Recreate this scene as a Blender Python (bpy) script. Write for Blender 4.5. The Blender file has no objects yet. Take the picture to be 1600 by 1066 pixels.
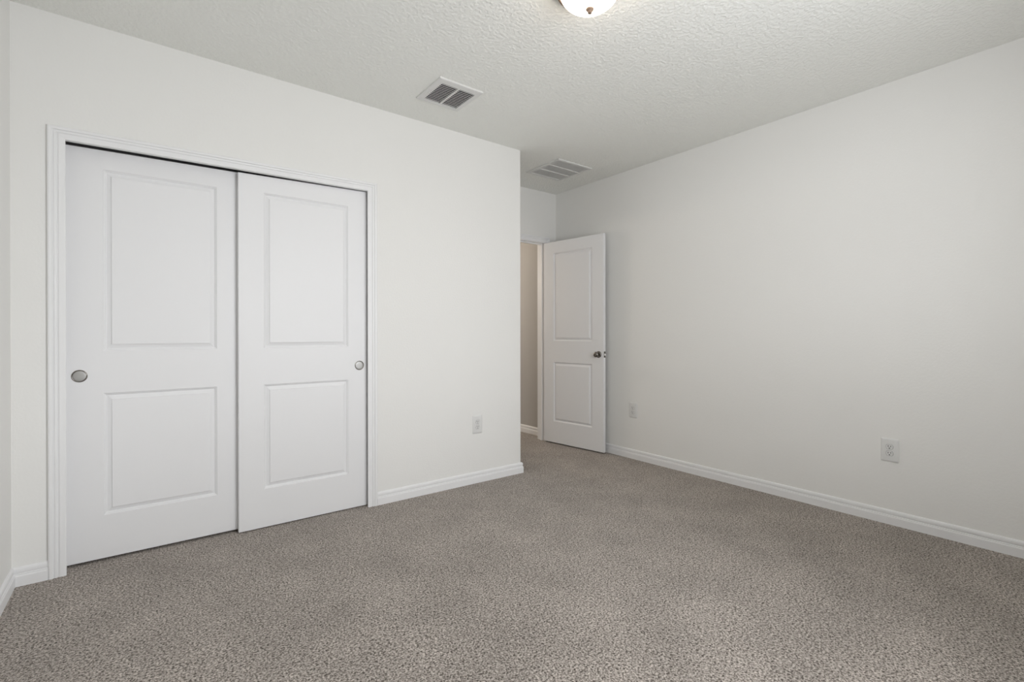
import bpy, bmesh, math
from mathutils import Matrix, Vector

scene = bpy.context.scene
COL = scene.collection

# ------------------------------------------------------------------ camera
W_PX = 1600.0
F_PX = 753.32
cam_d = bpy.data.cameras.new('camera')
cam = bpy.data.objects.new('camera', cam_d)
COL.objects.link(cam)
cam_d.sensor_fit = 'HORIZONTAL'
cam_d.sensor_width = 36.0
cam_d.lens = F_PX * 36.0 / W_PX
cam_d.shift_y = (523.13 - 533.0) / W_PX
cam_d.clip_start = 0.02
YAW, PIT, ROL = math.radians(37.4371), math.radians(-0.1331), math.radians(-0.0499)
F = Vector((math.sin(YAW) * math.cos(PIT), math.cos(YAW) * math.cos(PIT), math.sin(PIT)))
R0 = Vector((math.cos(YAW), -math.sin(YAW), 0))
U0 = R0.cross(F)
R = R0 * math.cos(ROL) + U0 * math.sin(ROL)
U = -R0 * math.sin(ROL) + U0 * math.cos(ROL)
m = Matrix((R, U, -F)).transposed().to_4x4()
m.translation = Vector((-2.4632, -3.0944, 1.1411))
cam.matrix_world = m
scene.camera = cam

# ------------------------------------------------------------------ exposure, world, large lights
vs = scene.view_settings
vs.view_transform = 'Standard'
vs.look = 'None'
vs.gamma = 1.0
vs.use_curve_mapping = False
vs.exposure = 0.06

# overcast-bright sky over sunlit ground: nine soft zones by height and side (north is +y)
world = bpy.data.worlds.new('sky')
scene.world = world
world.use_nodes = True
wn = world.node_tree
wn.nodes.clear()
w_out = wn.nodes.new('ShaderNodeOutputWorld')
w_bg = wn.nodes.new('ShaderNodeBackground')
wn.links.new(w_bg.outputs[0], w_out.inputs[0])
w_tc = wn.nodes.new('ShaderNodeTexCoord')
w_sep = wn.nodes.new('ShaderNodeSeparateXYZ')
wn.links.new(w_tc.outputs['Generated'], w_sep.inputs[0])


def side_ramp(stops):
    cr = wn.nodes.new('ShaderNodeValToRGB')
    e = cr.color_ramp.elements
    e[0].position, e[0].color = stops[0][0], (*stops[0][1], 1)
    e[1].position, e[1].color = stops[-1][0], (*stops[-1][1], 1)
    for p_, c_ in stops[1:-1]:
        e.new(p_).color = (*c_, 1)
    mr = wn.nodes.new('ShaderNodeMapRange')
    mr.inputs['From Min'].default_value = -1.0
    mr.inputs['From Max'].default_value = 1.0
    wn.links.new(w_sep.outputs['Z'], mr.inputs['Value'])
    wn.links.new(mr.outputs['Result'], cr.inputs['Fac'])
    return cr


def zones(ground, low, high):
    return [(0.0, ground), (0.49, ground), (0.51, low), (0.64, low), (0.70, high), (1.0, high)]


G_E, L_E, H_E = (1.10,) * 3, (1.45,) * 3, (1.30,) * 3      # towards +x
G_S, L_S, H_S = (0.92,) * 3, (1.05,) * 3, (0.90,) * 3      # straight out
G_W, L_W, H_W = (0.86,) * 3, (0.62,) * 3, (0.20,) * 3      # towards -x
SKY = 10.0
w_mix = side_ramp(zones(G_W, L_W, H_W))
for edge_, (g_, l_, h_) in ((-0.40, (G_S, L_S, H_S)), (0.40, (G_E, L_E, H_E))):
    w_x = wn.nodes.new('ShaderNodeMapRange')
    w_x.interpolation_type = 'SMOOTHSTEP'
    w_x.inputs['From Min'].default_value = edge_ - 0.15
    w_x.inputs['From Max'].default_value = edge_ + 0.15
    wn.links.new(w_sep.outputs['X'], w_x.inputs['Value'])
    mix_ = wn.nodes.new('ShaderNodeMixRGB')
    wn.links.new(w_x.outputs['Result'], mix_.inputs[0])
    wn.links.new(w_mix.outputs[0], mix_.inputs[1])
    wn.links.new(side_ramp(zones(g_, l_, h_)).outputs[0], mix_.inputs[2])
    w_mix = mix_
w_tint = wn.nodes.new('ShaderNodeMixRGB')
w_tint.blend_type = 'MULTIPLY'
w_tint.inputs[0].default_value = 1.0
w_tint.inputs[2].default_value = (0.975, 0.995, 1.035, 1)
wn.links.new(w_mix.outputs[0], w_tint.inputs[1])
wn.links.new(w_tint.outputs[0], w_bg.inputs['Color'])
w_bg.inputs['Strength'].default_value = SKY

# the room: closet wall is y = 0, right wall x = XR, left wall x = XL, window wall y = YB
XR, XL, YB, D, H = 1.083, -2.936, -3.32, 0.756, 2.64
WX0, WX1, WZ0, WZ1 = -1.60, -0.30, 0.72, 2.20        # window opening in the wall behind the camera


def area(name, loc, rot, sx, sy, power, color):
    d = bpy.data.lights.new(name, 'AREA')
    d.shape = 'RECTANGLE'
    d.size, d.size_y = sx, sy
    d.energy = power
    d.color = color
    o = bpy.data.objects.new(name, d)
    COL.objects.link(o)
    o.location = loc
    o.rotation_euler = rot
    return o


# guides the renderer's sky light through the window (a portal adds no light of its own)
PORTAL = area('window_portal', ((WX0 + WX1) / 2, YB - 0.115, (WZ0 + WZ1) / 2), (math.radians(90), 0, 0),
              WX1 - WX0, WZ1 - WZ0, 1.0, (1, 1, 1))
PORTAL.data.cycles.is_portal = True


# ------------------------------------------------------------------ materials
def principled(name, color, rough=0.5, metal=0.0, spec=0.5):
    mt = bpy.data.materials.new(name)
    mt.use_nodes = True
    b = mt.node_tree.nodes['Principled BSDF']
    b.inputs['Base Color'].default_value = (*color, 1)
    b.inputs['Roughness'].default_value = rough
    b.inputs['Metallic'].default_value = metal
    b.inputs['Specular IOR Level'].default_value = spec
    return mt, b


def add_noise_bump(mt, b, scale, strength, dist, detail=3.0, lo=0.35, hi=0.65):
    nt = mt.node_tree
    tc = nt.nodes.new('ShaderNodeTexCoord')
    n = nt.nodes.new('ShaderNodeTexNoise')
    n.inputs['Scale'].default_value = scale
    n.inputs['Detail'].default_value = detail
    rm = nt.nodes.new('ShaderNodeMapRange')
    rm.interpolation_type = 'SMOOTHSTEP'
    rm.inputs['From Min'].default_value = lo
    rm.inputs['From Max'].default_value = hi
    bp = nt.nodes.new('ShaderNodeBump')
    bp.inputs['Strength'].default_value = strength
    bp.inputs['Distance'].default_value = dist
    nt.links.new(tc.outputs['Object'], n.inputs['Vector'])
    nt.links.new(n.outputs['Fac'], rm.inputs['Value'])
    nt.links.new(rm.outputs['Result'], bp.inputs['Height'])
    nt.links.new(bp.outputs['Normal'], b.inputs['Normal'])


M = {}
M['wall'], b = principled('wall_paint', (0.893, 0.888, 0.862), 0.85, spec=0.25)
add_noise_bump(M['wall'], b, 90.0, 0.10, 0.002)
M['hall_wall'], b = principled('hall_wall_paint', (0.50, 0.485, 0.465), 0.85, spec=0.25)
M['ceiling'], b = principled('ceiling_texture', (0.925, 0.930, 0.890), 0.95, spec=0.15)
add_noise_bump(M['ceiling'], b, 55.0, 0.42, 0.005, 4.0, 0.40, 0.62)
M['trim'], b = principled('trim_paint', (0.90, 0.90, 0.90), 0.45)
M['door'], b = principled('door_paint', (0.895, 0.895, 0.90), 0.46)
add_noise_bump(M['door'], b, 160.0, 0.03, 0.001)
M['plastic'], b = principled('white_plastic', (0.80, 0.80, 0.785), 0.35)
M['vent'], b = principled('vent_enamel', (0.78, 0.78, 0.76), 0.45)
M['dark'], b = principled('duct_shade', (0.035, 0.035, 0.037), 0.9, spec=0.1)  # near-black that paints in the shade of the duct
M['filter'], b = principled('lightened_backing', (0.85, 0.85, 0.83), 0.9)  # pale colour that brightens the gaps of the return grille
M['slot'], b = principled('slot_dark', (0.03, 0.028, 0.026), 0.7)
M['nickel'], b = principled('satin_nickel', (0.40, 0.385, 0.36), 0.33, 1.0)
M['dark_nickel'], b = principled('dark_nickel', (0.24, 0.225, 0.205), 0.22, 1.0)  # door hardware; on finger pull rims the dark tone paints shadow
M['cup'], b = principled('pull_cup_metal', (0.46, 0.455, 0.44), 0.45, 0.75)
M['bronze'], b = principled('lamp_nickel', (0.20, 0.145, 0.11), 0.6, 0.3)
M['vinyl'], b = principled('window_vinyl', (0.85, 0.85, 0.84), 0.4)

# window glass: mostly clear with a sheen
mt = bpy.data.materials.new('window_glass')
mt.use_nodes = True
nt = mt.node_tree
nt.nodes.clear()
o_ = nt.nodes.new('ShaderNodeOutputMaterial')
tr = nt.nodes.new('ShaderNodeBsdfTransparent')
gl = nt.nodes.new('ShaderNodeBsdfGlossy')
gl.inputs['Roughness'].default_value = 0.02
mx = nt.nodes.new('ShaderNodeMixShader')
mx.inputs[0].default_value = 0.06
nt.links.new(tr.outputs[0], mx.inputs[1])
nt.links.new(gl.outputs[0], mx.inputs[2])
nt.links.new(mx.outputs[0], o_.inputs[0])
M['glass'] = mt

# lit frosted lamp glass
mt, b = principled('lit_lamp_glass', (0.9, 0.88, 0.84), 0.35)
b.inputs['Emission Color'].default_value = (1.0, 0.84, 0.67, 1)
b.inputs['Emission Strength'].default_value = 10.5
M['lamp_glass'] = mt


def carpet_material():
    mt, b = principled('carpet_pile', (0.2, 0.18, 0.16), 0.95, spec=0.1)
    b.inputs['Sheen Weight'].default_value = 0.25
    b.inputs['Sheen Tint'].default_value = (1.0, 0.94, 0.88, 1)
    b.inputs['Sheen Roughness'].default_value = 0.45
    nt = mt.node_tree
    N, L = nt.nodes.new, nt.links.new
    tc = N('ShaderNodeTexCoord')
    # tufts
    n1 = N('ShaderNodeTexNoise')
    n1.inputs['Scale'].default_value = 142.0
    n1.inputs['Detail'].default_value = 3.0
    n1.inputs['Roughness'].default_value = 0.6
    n1.inputs['Distortion'].default_value = 0.6
    L(tc.outputs['Object'], n1.inputs['Vector'])
    cr = N('ShaderNodeValToRGB')
    e = cr.color_ramp.elements
    e[0].position, e[0].color = 0.37, (0.050, 0.040, 0.031, 1)
    e[1].position, e[1].color = 0.64, (0.645, 0.585, 0.530, 1)
    k = e.new(0.475); k.color = (0.288, 0.253, 0.222, 1)
    k = e.new(0.555); k.color = (0.448, 0.402, 0.361, 1)
    L(n1.outputs['Fac'], cr.inputs['Fac'])
    # worn and brushed patches in the pile
    n2 = N('ShaderNodeTexNoise')
    n2.inputs['Scale'].default_value = 3.2
    n2.inputs['Detail'].default_value = 3.0
    L(tc.outputs['Object'], n2.inputs['Vector'])
    mr = N('ShaderNodeMapRange')
    mr.inputs['From Min'].default_value = 0.3
    mr.inputs['From Max'].default_value = 0.7
    mr.inputs['To Min'].default_value = 0.87
    mr.inputs['To Max'].default_value = 1.11
    L(n2.outputs['Fac'], mr.inputs['Value'])
    mul = N('ShaderNodeVectorMath')
    mul.operation = 'SCALE'
    L(cr.outputs['Color'], mul.inputs[0])
    L(mr.outputs['Result'], mul.inputs['Scale'])
    L(mul.outputs['Vector'], b.inputs['Base Color'])
    bp = N('ShaderNodeBump')
    bp.inputs['Strength'].default_value = 0.6
    bp.inputs['Distance'].default_value = 0.008
    L(n1.outputs['Fac'], bp.inputs['Height'])
    L(bp.outputs['Normal'], b.inputs['Normal'])
    return mt


M['carpet'] = carpet_material()


# ------------------------------------------------------------------ mesh helpers
class MB:
    def __init__(self):
        self.v, self.f = [], []

    def quad(self, *p):
        i = len(self.v)
        self.v += [tuple(q) for q in p]
        self.f.append(tuple(range(i, i + len(p))))

    def box(self, x0, x1, y0, y1, z0, z1):
        i = len(self.v)
        self.v += [(x0, y0, z0), (x1, y0, z0), (x1, y1, z0), (x0, y1, z0),
                   (x0, y0, z1), (x1, y0, z1), (x1, y1, z1), (x0, y1, z1)]
        for q in ((0, 3, 2, 1), (4, 5, 6, 7), (0, 1, 5, 4), (1, 2, 6, 5), (2, 3, 7, 6), (3, 0, 4, 7)):
            self.f.append(tuple(i + k for k in q))
        return self

    def prism(self, poly, z0, z1):
        n, i = len(poly), len(self.v)
        self.v += [(x, y, z0) for x, y in poly] + [(x, y, z1) for x, y in poly]
        self.f.append(tuple(i + k for k in reversed(range(n))))
        self.f.append(tuple(i + n + k for k in range(n)))
        for k in range(n):
            k2 = (k + 1) % n
            self.f.append((i + k, i + k2, i + n + k2, i + n + k))
        return self

    def loops(self, rings, closed=True, cap=True):
        """skin a list of rings (equal length lists of points)"""
        n, i = len(rings[0]), len(self.v)
        for r in rings:
            self.v += [tuple(p) for p in r]
        for a in range(len(rings) - 1):
            for k in range(n if closed else n - 1):
                k2 = (k + 1) % n
                self.f.append((i + a * n + k, i + a * n + k2, i + (a + 1) * n + k2, i + (a + 1) * n + k))
        if cap:
            self.f.append(tuple(i + k for k in reversed(range(n))))
            self.f.append(tuple(i + (len(rings) - 1) * n + k for k in range(n)))
        return self

    def lathe(self, prof, axis='z', seg=40, at=(0, 0, 0)):
        """prof: (radius, height) pairs; axis 'z' or 'y' (height runs to -y)"""
        rings = []
        for r, h in prof:
            ring = []
            for k in range(seg):
                a = 2 * math.pi * k / seg
                c, s = r * math.cos(a), r * math.sin(a)
                if axis == 'z':
                    ring.append((at[0] + c, at[1] + s, at[2] + h))
                else:
                    ring.append((at[0] + c, at[1] - h, at[2] + s))
            rings.append(ring)
        return self.loops(rings, True, True)

    def build(self, name, mat, parent=None, smooth=None, loc=None, weld=True):
        me = bpy.data.meshes.new(name)
        me.from_pydata(self.v, [], self.f)
        bm = bmesh.new()
        bm.from_mesh(me)
        if weld:
            bmesh.ops.remove_doubles(bm, verts=bm.verts, dist=1e-6)
        bmesh.ops.recalc_face_normals(bm, faces=bm.faces)
        if smooth is not None:
            for f in bm.faces:
                f.smooth = True
            for e in bm.edges:
                if len(e.link_faces) == 2 and e.calc_face_angle(0) > smooth:
                    e.smooth = False
        bm.to_mesh(me)
        bm.free()
        me.materials.append(M[mat])
        o = bpy.data.objects.new(name, me)
        COL.objects.link(o)
        if parent is not None:
            o.parent = parent
        if loc is not None:
            o.location = loc
        return o


def tag(o, label, cat, group=None, kind=None):
    o['label'] = label
    o['category'] = cat
    if group:
        o['group'] = group
    if kind:
        o['kind'] = kind
    return o


def empty(name, loc, rz=0.0):
    o = bpy.data.objects.new(name, None)
    o.empty_display_size = 0.1
    COL.objects.link(o)
    o.location = loc
    o.rotation_euler = (0, 0, rz)
    return o


def struct(mb, name, mat, label, cat, **kw):
    return tag(mb.build(name, mat, **kw), label, cat, kind='structure')


# ------------------------------------------------------------------ the room shell
T = 0.12
HY1 = 3.4             # hall end
HX0, HX1 = -0.35, 1.045   # hall side walls
struct(MB().box(XL - T, XR + 0.15, YB - T, HY1 + T, -0.10, 0.0), 'floor', 'carpet',
       'speckled grey-brown cut pile carpet covering the bedroom floor', 'floor')
struct(MB().box(XL - T, XR + 0.15, YB - T, HY1 + T, H, H + 0.10), 'ceiling', 'ceiling',
       'white ceiling with knockdown texture above the bedroom', 'ceiling')
struct(MB().box(XL - T, XL, YB - T, D + T, 0, H), 'wall_left', 'wall',
       'sliver of white wall meeting the closet wall at the left', 'wall')
struct(MB().box(XR, XR + 0.15, YB - T, D + T, 0, H), 'wall_right', 'wall',
       'long bare off-white wall carrying two outlets, open door beside it', 'wall')
# wall behind the camera, pierced by the window
w = MB()
w.box(XL, WX0, YB - T, YB, 0, H)
w.box(WX1, XR, YB - T, YB, 0, H)
w.box(WX0, WX1, YB - T, YB, 0, WZ0)
w.box(WX0, WX1, YB - T, YB, WZ1, H)
struct(w, 'wall_back', 'wall', 'white window wall facing the closet', 'wall')

# closet wall (y = 0) with the closet opening and the bullnose outside corner at x = 0
CX0, CX1 = -2.772, -1.272        # inner faces of the closet opening
CAX0 = -2.752                    # inner edge of the casing, lapping the jamb
CZL, CZR = 2.057, 2.079          # head of the opening, a little out of level
w = MB()
w.box(XL, CX0 - 0.012, 0, T, 0, H)
w.prism([(CX0 - 0.012, 0), (CX1 + 0.012, 0), (CX1 + 0.012, T), (CX0 - 0.012, T)], 2.10, H)
r = 0.014
corner = [(-r + r * math.sin(a), r - r * math.cos(a)) for a in [math.radians(q) for q in range(0, 91, 15)]]
w.prism([(CX1 + 0.012, 0)] + corner + [(0, D), (-T, D), (-T, T), (CX1 + 0.012, T)], 0, H)
struct(w, 'wall_front', 'wall', 'white closet wall ending in a rounded outside corner', 'wall', smooth=math.radians(30))
# closet interior
w = MB()
w.box(XL, -T, D - 0.02, D + T, 0, H)
struct(w, 'wall_closet_back', 'wall', 'back wall inside the closet behind the sliding doors', 'wall')

# wall with the room door, at the end of the entry alcove
JX0, JX1, JZ = 0.157, 0.925, 2.098      # clear opening between the jambs
w = MB()
w.box(-T, JX0 - 0.018, D, D + T, 0, H)
w.box(JX1 + 0.018, XR, D, D + T, 0, H)
w.box(JX0 - 0.018, JX1 + 0.018, D, D + T, JZ + 0.018, H)
struct(w, 'wall_entry', 'wall', 'short white wall above and around the open doorway', 'wall')
# hall beyond the doorway
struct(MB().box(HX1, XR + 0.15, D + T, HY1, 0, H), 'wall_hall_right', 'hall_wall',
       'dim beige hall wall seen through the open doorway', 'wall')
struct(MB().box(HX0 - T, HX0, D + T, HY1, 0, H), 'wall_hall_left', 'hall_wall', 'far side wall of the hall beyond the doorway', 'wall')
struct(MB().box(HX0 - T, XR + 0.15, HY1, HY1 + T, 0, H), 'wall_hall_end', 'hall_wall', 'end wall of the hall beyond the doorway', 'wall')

# ------------------------------------------------------------------ baseboards
BB = [(0.0, 0.0), (0.0140, 0.0), (0.0140, 0.044), (0.0128, 0.048), (0.0112, 0.0495), (0.0112, 0.0545),
      (0.0076, 0.056), (0.0076, 0.0605), (0.0102, 0.063), (0.0102, 0.073), (0.0085, 0.080), (0.0050, 0.084), (0.0, 0.0855)]


def baseboard(mb, path, normals_open=True):
    """sweep the profile along a floor polyline; the board stands on the left-hand side of the path"""
    P = [Vector((x, y)) for x, y in path]
    rings = []
    for i, p in enumerate(P):
        dirs = []
        if i > 0:
            dirs.append((p - P[i - 1]).normalized())
        if i < len(P) - 1:
            dirs.append((P[i + 1] - p).normalized())
        ns = [Vector((-d.y, d.x)) for d in dirs]
        if len(ns) == 2:
            n = (ns[0] + ns[1]) / (1 + ns[0].dot(ns[1]))
        else:
            n = ns[0]
        rings.append([(p.x + n.x * o, p.y + n.y * o, z) for o, z in BB])
    mb.loops(rings, True, True)
    return mb


CW = 0.063                                   # casing width
bbs = math.radians(40)
b_ = MB()
baseboard(b_, [(XL, 0.0), (XL, YB)])
struct(b_, 'baseboard_left', 'trim', 'white moulded baseboard running along the left wall', 'baseboard')
b_ = MB()
baseboard(b_, [(CAX0 - CW, 0.0), (XL + 0.001, 0.0)])
struct(b_, 'baseboard_closet', 'trim', 'short white baseboard between left corner and closet casing', 'baseboard')
b_ = MB()
baseboard(b_, [(0.0, D), (0.0, 0.0), (CX1 + 0.044, 0.0)])
struct(b_, 'baseboard_front', 'trim', 'white baseboard under the closet wall outlet, wrapping the corner', 'baseboard')
b_ = MB()
baseboard(b_, [(XR, YB), (XR, D)])
struct(b_, 'baseboard_right', 'trim', 'long white moulded baseboard along the right wall', 'baseboard')
b_ = MB()
baseboard(b_, [(JX0 - 0.005 - 0.058, D), (0.0, D)])
baseboard(b_, [(XR, D), (JX1 + 0.005 + 0.058, D)])
struct(b_, 'baseboard_entry', 'trim', 'short white baseboards either side of the room doorway', 'baseboard')
b_ = MB()
baseboard(b_, [(HX1, D + T), (HX1, HY1)])
struct(b_, 'baseboard_hall', 'trim', 'beige-lit baseboard along the hall wall past the doorway', 'baseboard')
b_ = MB()
baseboard(b_, [(XL, YB), (XR, YB)])
struct(b_, 'baseboard_back', 'trim', 'white baseboard under the window', 'baseboard')

# ------------------------------------------------------------------ casings and jambs
CAS = [(0.0, 0.0), (0.0, 0.0075), (0.003, 0.0100), (0.024, 0.0110), (0.0245, 0.0075), (0.029, 0.0075), (0.0330, 0.0120),
       (0.039, 0.0132), (0.0395, 0.0100), (0.043, 0.0100), (0.047, 0.0155), (0.056, 0.0165), (0.060, 0.0150), (0.063, 0.0115), (0.063, 0.0)]


def casing(mb, x0, x1, zl, zr, y, width=0.063, head=1.0, face=-1.0, z0=0.0):
    k = width / 0.063
    rings = [[], [], [], []]
    for w_, t_ in CAS:
        w_ *= k
        rings[0].append((x0 - w_, y + face * t_, z0))
        rings[1].append((x0 - w_, y + face * t_, zl + w_ * head))
        rings[2].append((x1 + w_, y + face * t_, zr + w_ * head))
        rings[3].append((x1 + w_, y + face * t_, z0))
    mb.loops(rings, True, True)
    return mb


struct(casing(MB(), CAX0, -1.291, CZL, CZR, 0.0, head=0.90), 'trim_1', 'trim',
       'white moulded casing framing the closet opening', 'door casing')
# closet jambs, head and the sliding track
j = MB()
j.box(CX0 - 0.012, CX0, 0.0, T, 0, 2.10)
j.box(CX1, CX1 + 0.012, 0.0, T, 0, 2.10)
j.prism([(0, 0), (0.001, 0), (0.001, 0.001), (0, 0.001)], 0.2, 0.201) if False else None
i0 = len(j.v)
j.v += [(CX0, 0, CZL), (CX1, 0, CZR), (CX1, 0.016, CZR), (CX0, 0.016, CZL),
        (CX0, 0, 2.105), (CX1, 0, 2.105), (CX1, 0.016, 2.105), (CX0, 0.016, 2.105)]
for q in ((0, 3, 2, 1), (4, 5, 6, 7), (0, 1, 5, 4), (1, 2, 6, 5), (2, 3, 7, 6), (3, 0, 4, 7)):
    j.f.append(tuple(i0 + k for k in q))
struct(j, 'trim_2', 'trim', 'white jamb lining inside the closet opening', 'door jamb')

# room door jamb with stop, and its casings on both sides of the wall
j = MB()
for xa, xb in ((JX0 - 0.018, JX0), (JX1, JX1 + 0.018)):
    j.box(xa, xb, D, D + T, 0, JZ + 0.018)
j.box(JX0, JX1, D, D + T, JZ, JZ + 0.018)
SY0, SY1 = D + 0.038, D + 0.072
j.box(JX0, JX0 + 0.012, SY0, SY1, 0, JZ)
j.box(JX1 - 0.012, JX1, SY0, SY1, 0, JZ)
j.box(JX0 + 0.012, JX1 - 0.012, SY0, SY1, JZ - 0.012, JZ)
struct(j, 'trim_3', 'trim', 'white jamb and stop lining the open room doorway', 'door jamb')
struct(casing(MB(), JX0 - 0.005, JX1 + 0.005, JZ + 0.005, JZ + 0.005, D, 0.057), 'trim_4', 'trim',
       'white casing around the open room doorway', 'door casing')
struct(casing(MB(), JX0 - 0.005, JX1 + 0.005, JZ + 0.005, JZ + 0.005, D + T, 0.057, face=1.0), 'trim_5', 'trim',
       'white casing on the hall side of the doorway', 'door casing')

# ------------------------------------------------------------------ doors (moulded two-panel slabs)
STICK = [(0.0, 0.0), (0.0022, -0.00149), (0.004, -0.00478), (0.0056, -0.00508), (0.0078, -0.00658), (0.0112, -0.01196), (0.0135, -0.01256), (0.0315, -0.00538), (0.033, -0.00448), (0.0336, -0.0004)]


def door_slab(Wd, zb, ztl, ztr, s0, s1, panels, th=0.035, both=True):
    """local frame: x along the door, face at y = 0 looking to -y, z up"""
    mb = MB()
    c = 0.0022
    for side in ((0, 1) if both else (0,)):
        def P(x, d, z):
            return (x, -d if side == 0 else th + d, z)
        x0, x1 = c, Wd - c
        zt = lambda x: ztl + (ztr - ztl) * x / Wd - c
        zs = [zb + c] + [z for p in panels for z in p]
        mb.quad(P(x0, 0, zb + c), P(s0, 0, zb + c), P(s0, 0, zt(s0)), P(x0, 0, zt(x0)))
        mb.quad(P(s1, 0, zb + c), P(x1, 0, zb + c), P(x1, 0, zt(x1)), P(s1, 0, zt(s1)))
        for k in range(0, len(zs), 2):
            lo = zs[k]
            if k + 1 < len(zs):
                mb.quad(P(s0, 0, lo), P(s1, 0, lo), P(s1, 0, zs[k + 1]), P(s0, 0, zs[k + 1]))
            else:
                mb.quad(P(s0, 0, lo), P(s1, 0, lo), P(s1, 0, zt(s1)), P(s0, 0, zt(s0)))
        for pz0, pz1 in panels:
            prev = None
            for ins, dep in STICK:
                ring = [P(s0 + ins, dep, pz0 + ins), P(s1 - ins, dep, pz0 + ins),
                        P(s1 - ins, dep, pz1 - ins), P(s0 + ins, dep, pz1 - ins)]
                if prev:
                    for k in range(4):
                        k2 = (k + 1) % 4
                        mb.quad(prev[k], prev[k2], ring[k2], ring[k])
                prev = ring
            mb.quad(*prev)
    # chamfered rim
    def rim(ins, y):
        return [(ins, y, zb + ins), (Wd - ins, y, zb + ins), (Wd - ins, y, ztr - ins), (ins, y, ztl - ins)]
    rings = [rim(c, 0), rim(0, c), rim(0, th - c), rim(c, th)]
    mb.loops(rings, True, not both)
    return mb


PANELS = [(0.231, 0.844), (1.056, 1.968)]


def finger_pull(parent, x, z):
    r_ = 0.0305
    ring = MB().lathe([(r_, 0.0), (r_, 0.0010), (r_ - 0.0012, 0.0022), (r_ - 0.0035, 0.0024), (r_ - 0.0050, 0.0014), (r_ - 0.0055, 0.0002)],
                      'y', 48).build('finger_pull', 'dark_nickel', parent, math.radians(50), (x, 0, z))  # dark rim stands in for the shadow around the cup
    MB().lathe([(r_ - 0.0054, 0.0001), (r_ - 0.0075, 0.0007), (r_ - 0.0140, 0.0009), (0.002, 0.0010)], 'y', 48).build(
        'pull_cup', 'cup', ring, math.radians(50))
    ring['label'] = 'round satin nickel finger pull'
    return ring


FX, RX = -2.031, -2.768
WD = 0.748
d2 = door_slab(WD, 0.006, 2.062, 2.080, 0.129, 0.625, PANELS).build('door_2', 'door', loc=(FX, 0.030, 0))
tag(d2, 'right-hand white two-panel sliding closet door, in front of the other, lighter finger pull', 'closet door', 'sliding closet doors', 'structure')
finger_pull(d2, -1.334 - FX, 0.933)
d1 = door_slab(WD + 0.019, 0.014, 2.060, 2.072, 0.147, 0.637, PANELS).build('door_1', 'door', loc=(RX, 0.073, 0))
tag(d1, 'left-hand white two-panel sliding closet door, set behind the other, grey finger pull', 'closet door', 'sliding closet doors', 'structure')
finger_pull(d1, -2.711 - RX, 0.934)

# room door, hinged at the right jamb and swung back against the right wall
A, Bp = Vector((0.900, 0.745)), Vector((0.990, -0.005))
dv = Bp - A
WE = dv.length
d3 = door_slab(WE, 0.012, 2.092, 2.090, 0.133, 0.622, [(0.233, 0.847), (1.065, 1.974)]).build('door_3', 'door', loc=(A.x, A.y, 0))
d3.rotation_euler = (0, 0, math.atan2(dv.y, dv.x))
tag(d3, 'white two-panel room door standing open against the right wall, dark knob', 'door', None, 'structure')


def door_knob(parent, x, z, side):
    """side -1: on the face at y=0, +1 on the back face"""
    prof_rose = [(0.0320, 0.0), (0.0320, 0.003), (0.0300, 0.006), (0.0220, 0.009), (0.0130, 0.0105)]
    prof_knob = [(0.0105, 0.0100), (0.0105, 0.022), (0.0140, 0.026), (0.0215, 0.031), (0.0255, 0.037), (0.0265, 0.043),
                 (0.0250, 0.050), (0.0200, 0.0555), (0.0110, 0.0585), (0.0020, 0.0592)]
    k = empty('door_knob', (x, 0.0 if side < 0 else 0.035, z), 0 if side < 0 else math.pi)
    k.parent = parent
    MB().lathe(prof_rose, 'y', 40).build('rose', 'dark_nickel', k, math.radians(40))
    MB().lathe(prof_knob, 'y', 40).build('knob', 'dark_nickel', k, math.radians(40))
    return k


door_knob(d3, 0.700, 0.941, -1)
door_knob(d3, 0.700, 0.941, 1)
lp = MB().box(WE - 0.0005, WE + 0.0012, 0.0055, 0.0295, 0.913, 0.970).build('latch_plate', 'dark_nickel', d3)
MB().prism([(WE + 0.001, 0.011), (WE + 0.011, 0.023), (WE + 0.001, 0.024)], 0.932, 0.950).build('latch_bolt', 'nickel', lp)
for hz in (0.22, 1.05, 1.88):
    MB().lathe([(0.006, 0.0), (0.006, 0.089)], 'z', 16, (-0.002, 0.041, hz - 0.045)).build('hinge', 'dark_nickel', d3, math.radians(40))

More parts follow.
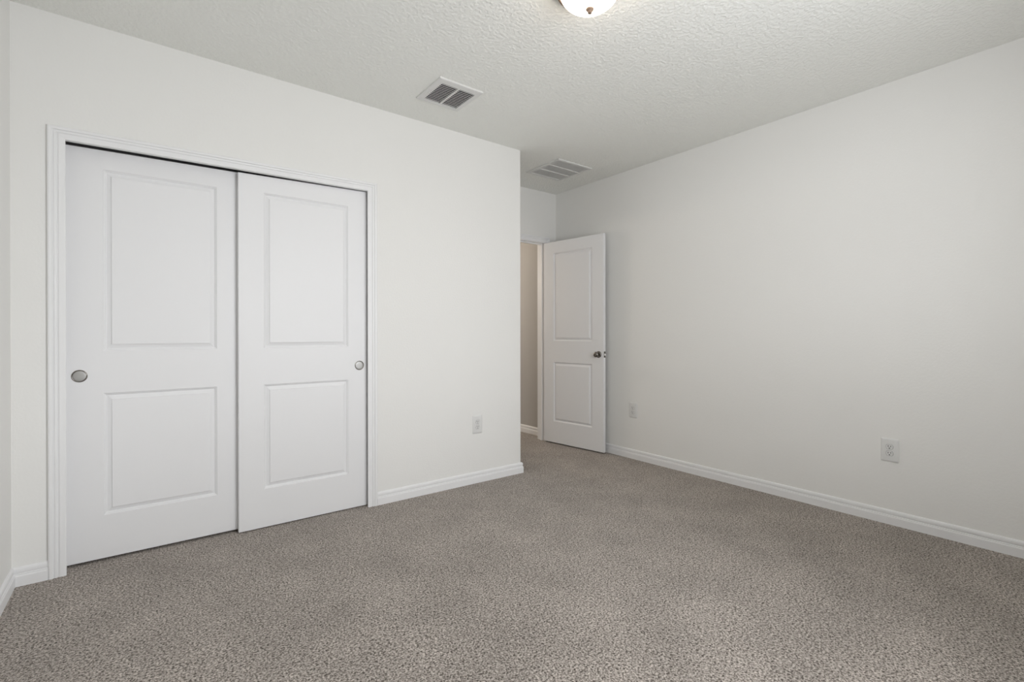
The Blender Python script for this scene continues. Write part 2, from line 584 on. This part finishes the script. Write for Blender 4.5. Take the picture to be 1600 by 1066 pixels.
# ------------------------------------------------------------------ electrical outlets
def outlet(loc, rz, label):
    """local: plate in the xz plane, looking to -y, centred on the origin"""
    root = empty('electrical_outlet', loc, rz)
    hw, hh = 0.0435, 0.0690
    def rr(ins, y, rad=0.004):
        pts = []
        for cx, cz, a0 in ((hw - ins - rad, hh - ins - rad, 0), (-hw + ins + rad, hh - ins - rad, 90),
                           (-hw + ins + rad, -hh + ins + rad, 180), (hw - ins - rad, -hh + ins + rad, 270)):
            for a in (0, 30, 60, 90):
                t = math.radians(a0 + a)
                pts.append((cx + rad * math.cos(t), y, cz + rad * math.sin(t)))
        return pts
    MB().loops([rr(0, 0), rr(0, -0.0035), rr(0.0012, -0.0052), rr(0.0065, -0.0075), rr(0.0075, -0.0078)]).build(
        'cover_plate', 'plastic', root, math.radians(35))
    for zc in (0.0195, -0.0195):
        ring = []
        for k in range(48):
            a = 2 * math.pi * k / 48
            ring.append((0.0172 * math.cos(a), max(-0.0142, min(0.0142, 0.0172 * math.sin(a)))))
        f = MB().loops([[(x, -0.0070, z) for x, z in ring], [(x * 0.99, -0.0096, z * 0.99) for x, z in ring],
                        [(x * 0.95, -0.0104, z * 0.95) for x, z in ring]]).build(
            'receptacle', 'plastic', root, math.radians(35), (0, 0, zc))
        groove = MB()
        out = [(x * 1.09, z * 1.09) for x, z in ring]
        groove.loops([[(x, -0.00776, z) for x, z in out], [(x, -0.00790, z) for x, z in out],
                      [(x * 0.985, -0.00790, z * 0.985) for x, z in ring]], True, False)
        groove.build('face_gap', 'slot_gap', f)
        for sx, h_ in ((-0.0062, 0.0048), (0.0062, 0.0040)):
            MB().box(sx - 0.0014, sx + 0.0014, -0.0107, -0.0095, 0.0040 - h_, 0.0040 + h_).build('slot', 'slot', f)
        MB().lathe([(0.0030, 0.0095), (0.0030, 0.0107)], 'y', 20, (0, 0, -0.0078)).build('ground_hole', 'slot', f)
    MB().lathe([(0.0030, 0.0070), (0.0030, 0.0084), (0.0018, 0.0090)], 'y', 20).build('screw', 'plastic', root)
    return tag(root, label, 'outlet', 'white duplex wall outlets')


M['slot_gap'], b = principled('plastic_gap', (0.30, 0.30, 0.29), 0.6)
outlet((-0.431, 0.0, 0.446), 0, 'white duplex outlet low on the closet wall, right of the sliding doors')
outlet((XR, -0.279, 0.443), math.radians(-90), 'small white duplex outlet on the right wall beside the open door')
outlet((XR, -2.180, 0.443), math.radians(-90), 'white duplex outlet far from the door on the right wall, dark slots clear')

# ------------------------------------------------------------------ ceiling vents
def vent_frame(mb, x0, x1, y0, y1, ix0, ix1, iy0, iy1, drop):
    """flat flange hanging just under the ceiling with a sloped rim"""
    e = 0.006
    o0 = [(x0, y0, H), (x1, y0, H), (x1, y1, H), (x0, y1, H)]
    o1 = [(x0, y0, H - drop + 0.002), (x1, y0, H - drop + 0.002), (x1, y1, H - drop + 0.002), (x0, y1, H - drop + 0.002)]
    o2 = [(x0 + e, y0 + e, H - drop), (x1 - e, y0 + e, H - drop), (x1 - e, y1 - e, H - drop), (x0 + e, y1 - e, H - drop)]
    n1 = [(ix0, iy0, H - drop), (ix1, iy0, H - drop), (ix1, iy1, H - drop), (ix0, iy1, H - drop)]
    n2 = [(ix0, iy0, H - 0.0006), (ix1, iy0, H - 0.0006), (ix1, iy1, H - 0.0006), (ix0, iy1, H - 0.0006)]
    mb.loops([o0, o1, o2, n1, n2], True, False)
    return mb


# supply register over the closet
v = empty('ceiling_vent', (-0.935, -0.455, H))
tag(v, 'small white ceiling vent with dark louvre gaps, above the closet wall', 'vent', 'ceiling air vents')
ox, oy = -0.935, -0.455
def shift(mb, dx, dy, dz=-H):
    mb.v = [(a - dx, b - dy, c + dz) for a, b, c in mb.v]
    return mb
vx0, vx1, vy0, vy1 = -1.086, -0.786, -0.612, -0.300
ix0, ix1, iy0, iy1 = -1.048, -0.816, -0.566, -0.328
VD = 0.012
shift(vent_frame(MB(), vx0, vx1, vy0, vy1, ix0, ix1, iy0, iy1, VD), ox, oy).build('frame', 'vent', v)
shift(MB().box(ix0 - 0.002, ix1 + 0.002, iy0 - 0.002, iy1 + 0.002, H - 0.0012, H - 0.0002), ox, oy).build('duct_shade_sheet', 'dark', v)  # flat dark sheet in place of the shaded duct above
xm = (ix0 + ix1) / 2
shift(MB().box(xm - 0.006, xm + 0.006, iy0, iy1, H - VD, H - 0.002), ox, oy).build('divider', 'vent', v)
ns = 13
pit = (iy1 - iy0) / ns
for k in range(ns):
    yc = iy0 + (k + 0.62) * pit
    lv = MB()
    for xa, xb in ((ix0, xm - 0.006), (xm + 0.006, ix1)):
        # blade leaning so that the gaps stay open towards the window side
        y_lo, y_hi = yc - 0.0052, yc + 0.0040
        z_lo, z_hi = H - VD + 0.0004, H - VD + 0.0030
        lv.loops([[(xa, y_lo, z_lo), (xa, y_lo, z_lo + 0.0010), (xa, y_hi, z_hi + 0.0010), (xa, y_hi, z_hi)],
                  [(xb, y_lo, z_lo), (xb, y_lo, z_lo + 0.0010), (xb, y_hi, z_hi + 0.0010), (xb, y_hi, z_hi)]])
    shift(lv, ox, oy).build('louver', 'vent', v)
lev = MB().box(-1.0665, -1.0625, -0.432, -0.424, H - VD - 0.012, H - VD)
lev.box(-1.0655, -1.0635, -0.470, -0.424, H - VD - 0.0008, H - VD + 0.001)
shift(lev, ox, oy).build('lever', 'vent', v)

# return grille in the entry alcove
g = empty('ceiling_vent', (0.566, 0.154, H))
tag(g, 'larger white return air grille with three louvred bays, in the entry alcove ceiling', 'vent', 'ceiling air vents')
ox, oy = 0.566, 0.154
gx0, gx1, gy0, gy1 = 0.360, 0.772, -0.064, 0.372
jx0, jx1, jy0, jy1 = 0.392, 0.744, -0.040, 0.344
GD = 0.010
shift(vent_frame(MB(), gx0, gx1, gy0, gy1, jx0, jx1, jy0, jy1, GD), ox, oy).build('frame', 'vent', g)
shift(MB().box(jx0 - 0.002, jx1 + 0.002, jy0 - 0.002, jy1 + 0.002, H - 0.0012, H - 0.0002), ox, oy).build('lightened_backing', 'filter', g)  # made-up pale sheet, added to lighten the gaps behind the louvers
bay = (jy1 - jy0) / 3
for k in (1, 2):
    yb = jy0 + k * bay
    shift(MB().box(jx0, jx1, yb - 0.008, yb + 0.008, H - GD, H - 0.002), ox, oy).build('divider', 'vent', g)
for k in range(3):
    ya = jy0 + k * bay + (0.008 if k else 0.0)
    yb = jy0 + (k + 1) * bay - (0.008 if k < 2 else 0.0)
    n = 9
    p_ = (yb - ya) / n
    for q in range(n):
        y0_ = ya + q * p_
        lv = MB().loops([[(xx, y0_ + 0.0004, H - GD + 0.0018), (xx, y0_ + 0.0006, H - GD + 0.0010),
                          (xx, y0_ + p_ + 0.0006, H - GD + 0.0037), (xx, y0_ + p_ + 0.0004, H - GD + 0.0045)] for xx in (jx0, jx1)])
        shift(lv, ox, oy).build('louver', 'vent', g)

# ------------------------------------------------------------------ flush ceiling light
LX, LY = -0.945, -1.660
lt = empty('ceiling_light', (LX, LY, H))
tag(lt, 'lit frosted glass dome ceiling light with metal finial at the room centre', 'ceiling light')
MB().lathe([(0.132, 0.0), (0.146, -0.006), (0.149, -0.020), (0.145, -0.032), (0.134, -0.036), (0.126, -0.030)], 'z', 64).build(
    'canopy', 'bronze', lt, math.radians(30))
dome = []
for k in range(0, 19):
    t = k / 18 * math.pi / 2
    dome.append((max(0.003, 0.128 * math.cos(t)), -0.030 - 0.083 * math.sin(t)))
MB().lathe(dome, 'z', 64).build('glass_dome', 'lamp_glass', lt, math.radians(60))
MB().lathe([(0.015, -0.110), (0.0170, -0.113), (0.0165, -0.117), (0.0130, -0.121), (0.0100, -0.124), (0.0095, -0.129),
            (0.0070, -0.133), (0.002, -0.135)], 'z', 32).build('finial', 'bronze', lt, math.radians(50))

# hall lamp, out of sight round the doorway
hl = bpy.data.lights.new('hall_lamp_light', 'POINT')
hl.energy = 36.0
hl.color = (1.0, 0.88, 0.76)
hl.shadow_soft_size = 0.12
ho = bpy.data.objects.new('hall_lamp_light', hl)
COL.objects.link(ho)
ho.location = (0.02, 2.55, 1.95)

# ------------------------------------------------------------------ windows outside the picture
def window(name, loc, rz, width, height, label):
    wr = tag(empty(name, loc, rz), label, 'window', None, 'structure')
    fx, fh = width / 2, height
    f = MB()
    f.box(-fx, fx, -0.025, 0.025, 0, 0.045)
    f.box(-fx, fx, -0.025, 0.025, fh - 0.045, fh)
    f.box(-fx, -fx + 0.045, -0.025, 0.025, 0.045, fh - 0.045)
    f.box(fx - 0.045, fx, -0.025, 0.025, 0.045, fh - 0.045)
    f.box(-fx + 0.045, fx - 0.045, -0.020, 0.020, fh / 2 - 0.02, fh / 2 + 0.02)
    f.build('window_frame', 'vinyl', wr)
    MB().box(-fx + 0.045, fx - 0.045, -0.003, 0.003, 0.045, fh / 2 - 0.02).build('pane', 'glass', wr)
    MB().box(-fx + 0.045, fx - 0.045, -0.003, 0.003, fh / 2 + 0.02, fh - 0.045).build('pane', 'glass', wr)
    MB().box(-fx - 0.03, fx + 0.03, 0.071, 0.10, -0.022, 0.0).build('window_sill', 'trim', wr)


window('window_1', ((WX0 + WX1) / 2, YB - 0.07, WZ0), 0, WX1 - WX0, WZ1 - WZ0,
       'white single-hung window facing the closet doors')
